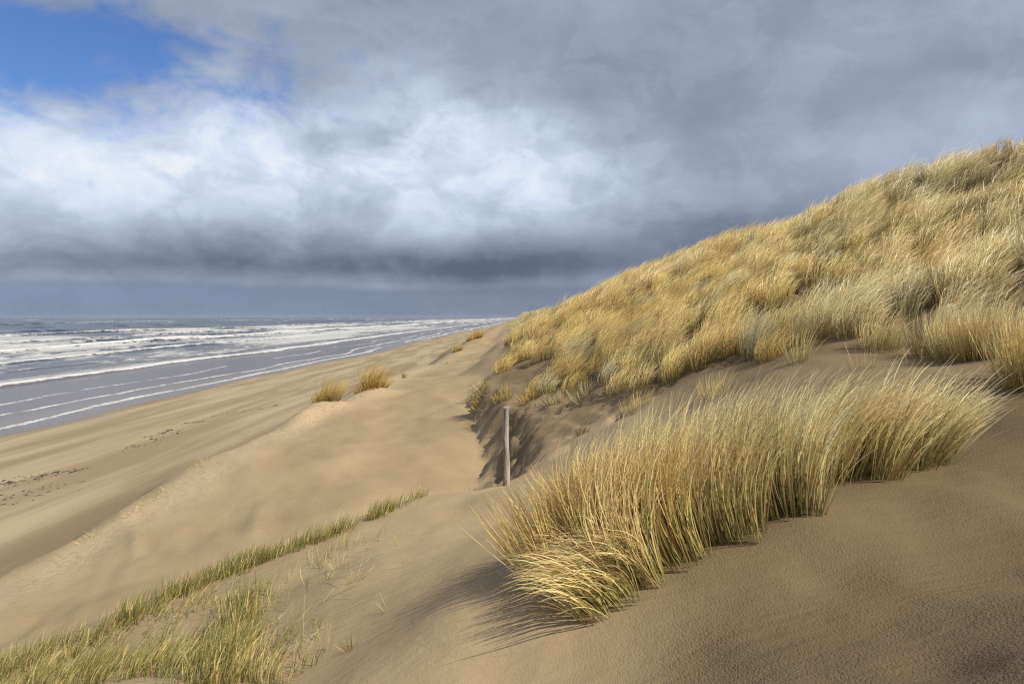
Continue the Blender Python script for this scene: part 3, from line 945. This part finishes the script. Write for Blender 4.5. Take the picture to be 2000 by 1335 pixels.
def build_litter():
    """fallen stems on the sand beside the corner grass"""
    rng = np.random.default_rng(63)
    parts = []
    for path, n, wd in (([(570, 1260), (600, 1180), (680, 1110), (740, 1060)], 80, 0.16),):
        c, t = line_pts([ground_hit(*p) for p in path], n, wd, rng)
        a = rng.uniform(0, 2 * np.pi, n); L = rng.uniform(0.08, 0.32, n)
        d0 = np.stack([np.cos(a), np.sin(a)], -1); b = a + rng.normal(0, 0.5, n); d1 = np.stack([np.cos(b), np.sin(b)], -1)
        K = 4
        xy = [c]
        for k in range(K):
            f = k / (K - 1)
            xy.append(xy[-1] + unit(d0 * (1 - f) + d1 * f) * (L / K)[:, None])
        xy = np.stack(xy, 1)
        z = height(xy[..., 0], xy[..., 1]) + 0.004 + 0.012 * rng.random((n, 1)) * np.linspace(0, 1, K + 1)[None]
        side = np.stack([-np.sin(a), np.cos(a)], -1)[:, None, :] * 0.0013
        co = np.stack([np.concatenate([xy - side, z[..., None]], -1), np.concatenate([xy + side, z[..., None] + 0.002], -1)], 2).reshape(-1, 3)
        base = (np.arange(n) * (K + 1) * 2)[:, None, None] + np.arange(K)[None, :, None] * 2
        f = (base + np.array([0, 1, 3, 2])[None, None, :]).reshape(-1, 4)
        cc = np.ones((n, (K + 1) * 2, 4)); cc[..., :3] = (np.array([0.42, 0.34, 0.21]) * rng.uniform(0.5, 1.4, (n, 1)))[:, None, :]
        parts.append((co, f, cc.reshape(-1, 4)))
    o = grass_obj("grass_litter", join(parts))
    tag(o, "fallen dry stems lying on the pale sand beside the rim grass", "grass litter", kind='stuff')


build_litter()


# ------------------------------------------------------------------ single tufts and sprigs on the bare sand
def sprig(px, py, label, n, L, hue, lean=(0, 0, 0), bend=0.3, rad=0.03, wd=0.004, seed=0, spread=0.5, green=0.0, group=None, name="grass_sprig", cat="grass sprig", d=None, part="dry_blades"):
    x, y = ground_hit(px, py) if d is None else ((px - 1000) / FPX * d, d)
    return make_clump(name, label, [(x, y)], n, rad, L, wd, lean, bend, hue, K=5, seed=400 + seed, spread=spread, green=green, group=group, cat=cat, tipz=0.3, part=part)


sprig(697, 1132, "yellow sprig with one long stalk leaning to the upper right", 16, 0.20, 0.4, (0.45, 0, 0), 0.3, 0.05, seed=1)
sprig(640, 1272, "thin upright sprig of three or four blades next to the yellow starburst", 5, 0.30, 0.2, (0, 0, 0), 0.15, 0.012, seed=2, green=0.4)
sprig(687, 1265, "short yellow starburst of blades alone on the smooth sand", 26, 0.15, 0.3, (-0.1, 0, 0), 0.1, 0.03, seed=3, spread=0.9)
sprig(756, 1194, "greyish dry sprig lying flat on the sand, bent to the left", 8, 0.17, -1, (-0.8, -0.2, 0), 0.0, 0.02, seed=4, spread=0.7)
sprig(807, 1226, "pair of thin dark blades crossing, farthest right of the sand sprigs", 3, 0.17, -1, (-0.3, 0, 0), 0.0, 0.01, seed=5, spread=0.8)
sprig(787, 1101, "tiny pair of blades right of the long-stalk sprig", 4, 0.14, 0.3, (0.1, 0, 0), 0.1, 0.012, seed=6)
sprig(664, 1110, "loose sprig of curling blades left of the long-stalk sprig", 12, 0.20, 0.6, (-0.1, 0, 0), 0.3, 0.04, seed=7, spread=0.8)
sprig(632, 1135, "tangled dead sprig at the edge of the pale sand", 14, 0.17, 0.9, (0.1, -0.1, 0), 0.4, 0.06, seed=8, spread=0.9)
sprig(592, 1275, "tall single seed stalk beside the dense corner grass", 3, 0.55, 0.5, (0, 0, 0), 0.06, 0.008, seed=9, spread=0.12)
sprig(778, 1065, "faint thin sprig on the rim's sand near the grass end", 4, 0.18, 0.1, (0, 0, 0), 0.15, 0.012, seed=10)
sprig(580, 1320, "stiff upright blades at the bottom edge by the corner grass", 9, 0.30, 0.1, (0, 0, 0), 0.1, 0.03, seed=11, green=0.4)
sprig(1190, 868, "small pale tangle of dry stems behind the front bank", 16, 0.16, 0.9, (0, 0, 0), 0.3, 0.08, seed=12, spread=0.8)
sprig(1690, 722, "wispy dry stems in the shaded sand below the dune slope", 30, 0.34, 0.6, (-0.05, 0, 0), 0.25, 0.14, seed=13, spread=0.5)
sprig(1790, 715, "few thin stems left of the wide hanging tussock", 10, 0.36, 0.5, (0, 0, 0), 0.2, 0.10, seed=14, spread=0.5)
sprig(1395, 776, "ragged yellow tuft on the sand at the slope's foot", 130, 0.42, 0.25, (-0.05, 0, 0), 0.4, 0.16, seed=15, spread=0.5, name="marram_tuft", cat="grass tuft")
sprig(1560, 708, "leaning straw tuft standing out below the grass fringe", 120, 0.50, 0.45, (0.05, 0, 0), 0.35, 0.13, seed=16, spread=0.4, name="marram_tuft", cat="grass tuft")
sprig(1245, 800, "dull olive tuft at the lower left end of the grass fringe", 120, 0.38, 0.1, (0, 0, 0), 0.35, 0.20, seed=17, spread=0.6, name="marram_tuft", cat="grass tuft")


def build_slope_tussocks():
    rng = np.random.default_rng(41)
    a = [ground_hit(*p) for p in [(1830, 690), (1880, 704), (1930, 700), (1950, 690)]]
    c, t = line_pts(a, 22, 0.10, rng)
    make_clump("marram_tuft", "wide brown-gold tussock hanging over shaded sand at far right", c, 85, 0.13, 0.62, 0.0052, (-0.12, 0, 0), 0.45, 0.15 + 0.5 * rng.random(len(c)), K=6, seed=42, spread=0.3, wild=0.09)
    a = [ground_hit(*p) for p in [(1990, 745), (2060, 760)]]
    c, t = line_pts(a, 8, 0.08, rng)
    make_clump("marram_tuft", "tall tuft cut off by the right edge of the picture", c, 85, 0.13, 0.75, 0.0050, (0.0, 0, 0), 0.35, 0.3, K=6, seed=43, spread=0.3)
    for k, (px, py, lab, L, n) in enumerate([
            (940, 772, "low brown tuft draped over the promontory tip left of the post", 0.42, 130), (985, 782, "ragged tuft drooping over the crumbling edge just above the post", 0.40, 120),
            (1035, 778, "small gold tuft on the promontory right of the post top", 0.38, 110), (1085, 790, "sparse dull tuft on the bare slope right of the post", 0.34, 80),
            (1140, 775, "thin olive tuft midway along the bare slope", 0.36, 80)]):
        sprig(px, py, lab, n, L, 0.0 if k < 3 else -1, (-0.35, -0.25, -0.15), 0.25, 0.2, 0.011, seed=120 + k, spread=0.6, name="marram_tuft", cat="grass tuft")
    # tufts holding little mounds on the plateau's rim
    make_clump("marram_tuft", "rusty golden tuft on a sand mound, left one of the pair by the beach", [(-6.45, 24.05), (-6.25, 24.0), (-6.6, 23.9), (-6.78, 23.8)], 95, 0.17, [1.15, 0.9, 0.6, 0.4],
               0.012, (0.02, 0, 0), 0.75, [0.2, 0.45, 0.0, 0.0], K=5, seed=44, spread=0.55, bunches=True)
    make_clump("marram_tuft", "larger rusty golden tuft on a sand mound, right one of the pair by the beach", [(-5.45, 26.2), (-5.2, 26.3), (-5.6, 26.1), (-5.02, 26.3), (-5.78, 25.95), (-5.3, 26.0)], 95,
               0.2, [1.3, 1.0, 0.75, 0.55, 0.4, 0.7], 0.013, (-0.02, 0, 0), 0.75, [0.1, 0.3, 0.2, 0.0, 0.0, 0.5], K=5, seed=45, spread=0.75, bunches=True)
    sprig(790, 738, "tiny green sprig on the plateau's rim right of the mound tufts", 16, 0.5, 0.0, (0, 0, 0), 0.2, 0.1, 0.02, seed=18, spread=0.3, green=1.0)
    for r in [o for o in COL.objects if o.name.startswith('marram_tuft') and 'rusty' in o.get('label', '')]:
        for ch in r.children:
            a = ch.data.attributes['col']; b = np.empty(len(a.data) * 4, np.float32); a.data.foreach_get('color', b)
            a.data.foreach_set('color', (b.reshape(-1, 4) * np.array([0.92, 0.84, 0.66, 1], np.float32)).ravel())
    make_clump("marram_tuft", "distant tuft capping a pale sand hummock beside the far beach", [(-4.0, 81), (-4.3, 80.8), (-4.6, 80.5), (-4.9, 80.2)], 140, 0.4, [1.1, 0.9, 0.7, 0.6], 0.05, (0, 0, 0), 0.3, 0.1, K=4, seed=46, spread=0.5, bunches=True)
    make_clump("marram_tuft", "small dark tuft on the plateau's far seaward rim", [(-4.9, 62.6), (-5.1, 62.4)], 140, 0.28, [0.6, 0.45], 0.04, (0, 0, 0), 0.3, 0.0, K=4, seed=47, spread=0.5, bunches=True)
    for k, (px, py, lab, n, L, ln, rd) in enumerate([
            (945, 800, "tangle of dead roots hanging over the crumbling sand edge left of the post top", 45, 0.30, (-0.5, -0.3, -1.0), 0.40),
            (915, 786, "flat ledge of dry roots at the tip of the grassy promontory", 34, 0.28, (-0.9, -0.2, -0.75), 0.28),
            (1030, 800, "dark root tangle right of the post top on the bare slope", 45, 0.25, (-0.5, -0.4, -0.85), 0.45),
            (1000, 915, "dark strip of roots and litter at the hollow's foot behind the post", 45, 0.26, (0.9, 0.3, -0.75), 0.34),
            (1060, 888, "long dark litter strip climbing right along the hollow's edge", 45, 0.28, (0.9, 0.4, -0.6), 0.38),
            (1137, 848, "small dark clod of roots on the bare slope", 40, 0.16, (0.3, 0, -0.3), 0.07)]):
        r = sprig(px, py, lab, n, L, 0.0, ln, 0.1, rd, 0.012, seed=90 + k, spread=0.7, name="root_tangle", cat="roots", part="roots")
        for ch in r.children:
            ch.data.materials[0] = M_ROOT
    # dead strands sticking out of the plateau's seaward edge
    for k, (px, py) in enumerate([(398, 902), (385, 915), (332, 957), (318, 966), (290, 985), (255, 1003), (185, 1045), (172, 1056), (575, 812), (590, 806), (400, 968), (270, 1050), (165, 1108), (210, 1076), (80, 1135)]):
        flat = k >= 10
        sprig(px, py, "short strand of dead roots lying on the open sand of the plateau" if flat else "dry root strands poking from the plateau's edge above the beach",
              14, 0.22 if not flat else 0.18, 0.0, (-0.4 if not flat else 0.9, -0.3, -0.45), 0.2, 0.16, 0.008, seed=60 + k, spread=0.9,
              group="dead strands on the open sand" if flat else "root strands along the plateau edge", name="root_strands", cat="roots", part="roots")


build_slope_tussocks()


# ------------------------------------------------------------------ the wooden post
def build_post():
    x, y = ground_hit(987, 948)
    z = float(height(np.array([x]), np.array([y]))[0])
    hgt = (948 - 795) / FPX * y
    rng = np.random.default_rng(9)
    seg, rings = 22, 30
    co = []
    for i in range(rings + 1):
        t = i / rings
        r = 0.047 - 0.004 * t + 0.003 * math.sin(t * 9)
        cx = 0.020 * t + 0.010 * math.sin(t * 5.1) - 0.006 * math.sin(t * 11)
        cy = 0.006 * math.sin(t * 7)
        for j in range(seg):
            a = 2 * math.pi * j / seg
            rr = r * (1 + 0.07 * math.sin(2 * a + 0.8 + t * 1.5) + 0.035 * math.sin(5 * a + t * 4))
            if j in (3, 14) and (0.25 < t or j == 14):
                rr *= 0.66                              # drying cracks down the grain
            if abs(t - 0.62) < 0.05 and j in (15, 16, 17):
                rr *= 1.10                              # knot
            zt = -0.35 + (hgt + 0.35) * t
            if i == rings:
                zt += 0.012 * math.cos(a - 0.6)         # sawn top, a little off square
            co.append((cx + rr * math.cos(a), cy + rr * math.sin(a), zt))
    f = []
    for i in range(rings):
        for j in range(seg):
            k = (j + 1) % seg
            f.append((i * seg + j, i * seg + k, (i + 1) * seg + k, (i + 1) * seg + j))
    c0 = len(co)
    co.append((0.02, 0.003, hgt - 0.004))
    me = bpy.data.meshes.new("wooden_post")
    top = [(rings * seg + j, rings * seg + (j + 1) % seg, c0) for j in range(seg)]
    me.from_pydata(co, [], f + top)
    me.materials.append(M_WOOD)
    o = bpy.data.objects.new("wooden_post", me)
    o.location = (x, y, z)
    COL.objects.link(o)
    tag(o, "weathered grey wooden post standing upright in the sand", "post")


build_post()


# ------------------------------------------------------------------ tide wrack on the beach
def build_wrack():
    rng = np.random.default_rng(77)
    paths = [([(0, 948), (60, 935), (110, 925), (150, 918)], 130, 1.0), ([(225, 880), (270, 872), (300, 858), (345, 842)], 90, 0.7), ([(285, 853), (315, 848), (335, 838)], 60, 0.25),
             ([(355, 828), (400, 822)], 45, 0.4), ([(410, 815), (445, 808), (500, 800), (545, 790)], 70, 0.5), ([(0, 985), (60, 960), (130, 945)], 50, 1.2), ([(840, 700), (870, 712)], 5, 1.5)]
    co, f = [], []
    for path, n, wd in paths:
        pts = [ground_hit(*p) for p in path]
        c, t = line_pts(pts, n, wd * 0.55, rng)
        z = height(c[:, 0], c[:, 1])
        for (x, y), zz in zip(c, z):
            s = rng.uniform(0.02, 0.07) * (1.8 if rng.random() < 0.12 else 1)
            a = rng.normal(1.35, 0.5)
            el_ = rng.uniform(1.2, 4.0)
            b = len(co)
            m = 6
            for j in range(m):
                q = 2 * math.pi * j / m
                u, v = s * el_ * math.cos(q) * rng.uniform(0.7, 1.2), s * math.sin(q) * rng.uniform(0.6, 1.2)
                co.append((x + u * math.cos(a) - v * math.sin(a), y + u * math.sin(a) + v * math.cos(a), zz - 0.01))
            co.append((x, y, zz + s * rng.uniform(0.25, 0.7)))
            f += [(b + j, b + (j + 1) % m, b + m) for j in range(m)]
    o = mesh_from("tide_wrack", co, f, M_WRACK, smooth_shade=False)
    tag(o, "dark scraps of seaweed strewn along the tide line on the beach", "seaweed", kind='stuff')


build_wrack()


# a scrap of plastic caught in the slope's grass
def build_scrap():
    x, y = ground_hit(1650, 600)
    z = float(height(np.array([x]), np.array([y]))[0]) + 0.30
    rng = np.random.default_rng(4)
    n = 6
    u, v = np.meshgrid(np.linspace(-1, 1, n), np.linspace(-1, 1, n))
    co = np.stack([u * 0.055, rng.normal(0, 0.018, (n, n)) + v * 0.01, v * 0.04 + rng.normal(0, 0.008, (n, n))], -1).reshape(-1, 3)
    back = co + np.array([0.004, 0.006, 0.0])
    f = grid_faces(n, n)
    o = mesh_from("plastic_scrap", np.concatenate([co, back]), np.concatenate([f, f[:, ::-1] + n * n]), plain("pale_blue_plastic", (0.50, 0.54, 0.55), 0.4), smooth_shade=False)
    o.location = (x, y - 0.25, z)
    tag(o, "crumpled pale blue plastic scrap caught in the dune grass", "litter")


build_scrap()


# ------------------------------------------------------------------ sea air: thin spray haze over the whole place
def build_haze():
    x0, x1, y0, y1, z0, z1 = -7400, 7400, -60, 6300, -4.5, 17.6
    co = [(x, y, z) for z in (z0, z1) for y in (y0, y1) for x in (x0, x1)]
    f = [(0, 2, 3, 1), (4, 5, 7, 6), (0, 1, 5, 4), (2, 6, 7, 3), (0, 4, 6, 2), (1, 3, 7, 5)]
    me = bpy.data.meshes.new("haze")
    me.from_pydata(co, [], f)
    m = bpy.data.materials.new("sea_haze")
    m.use_nodes = True
    n = Nodes(m.node_tree)
    v = n.new('ShaderNodeVolumePrincipled')
    v.inputs['Color'].default_value = (0.86, 0.90, 0.95, 1)
    v.inputs['Density'].default_value = 0.00006
    v.inputs['Anisotropy'].default_value = 0.2
    o = n.new('ShaderNodeOutputMaterial')
    n.t.links.new(v.outputs[0], o.inputs['Volume'])
    me.materials.append(m)
    ob = bpy.data.objects.new("haze", me)
    COL.objects.link(ob)
    tag(ob, "thin pale sea haze over the far beach", "haze", kind='stuff')


build_haze()
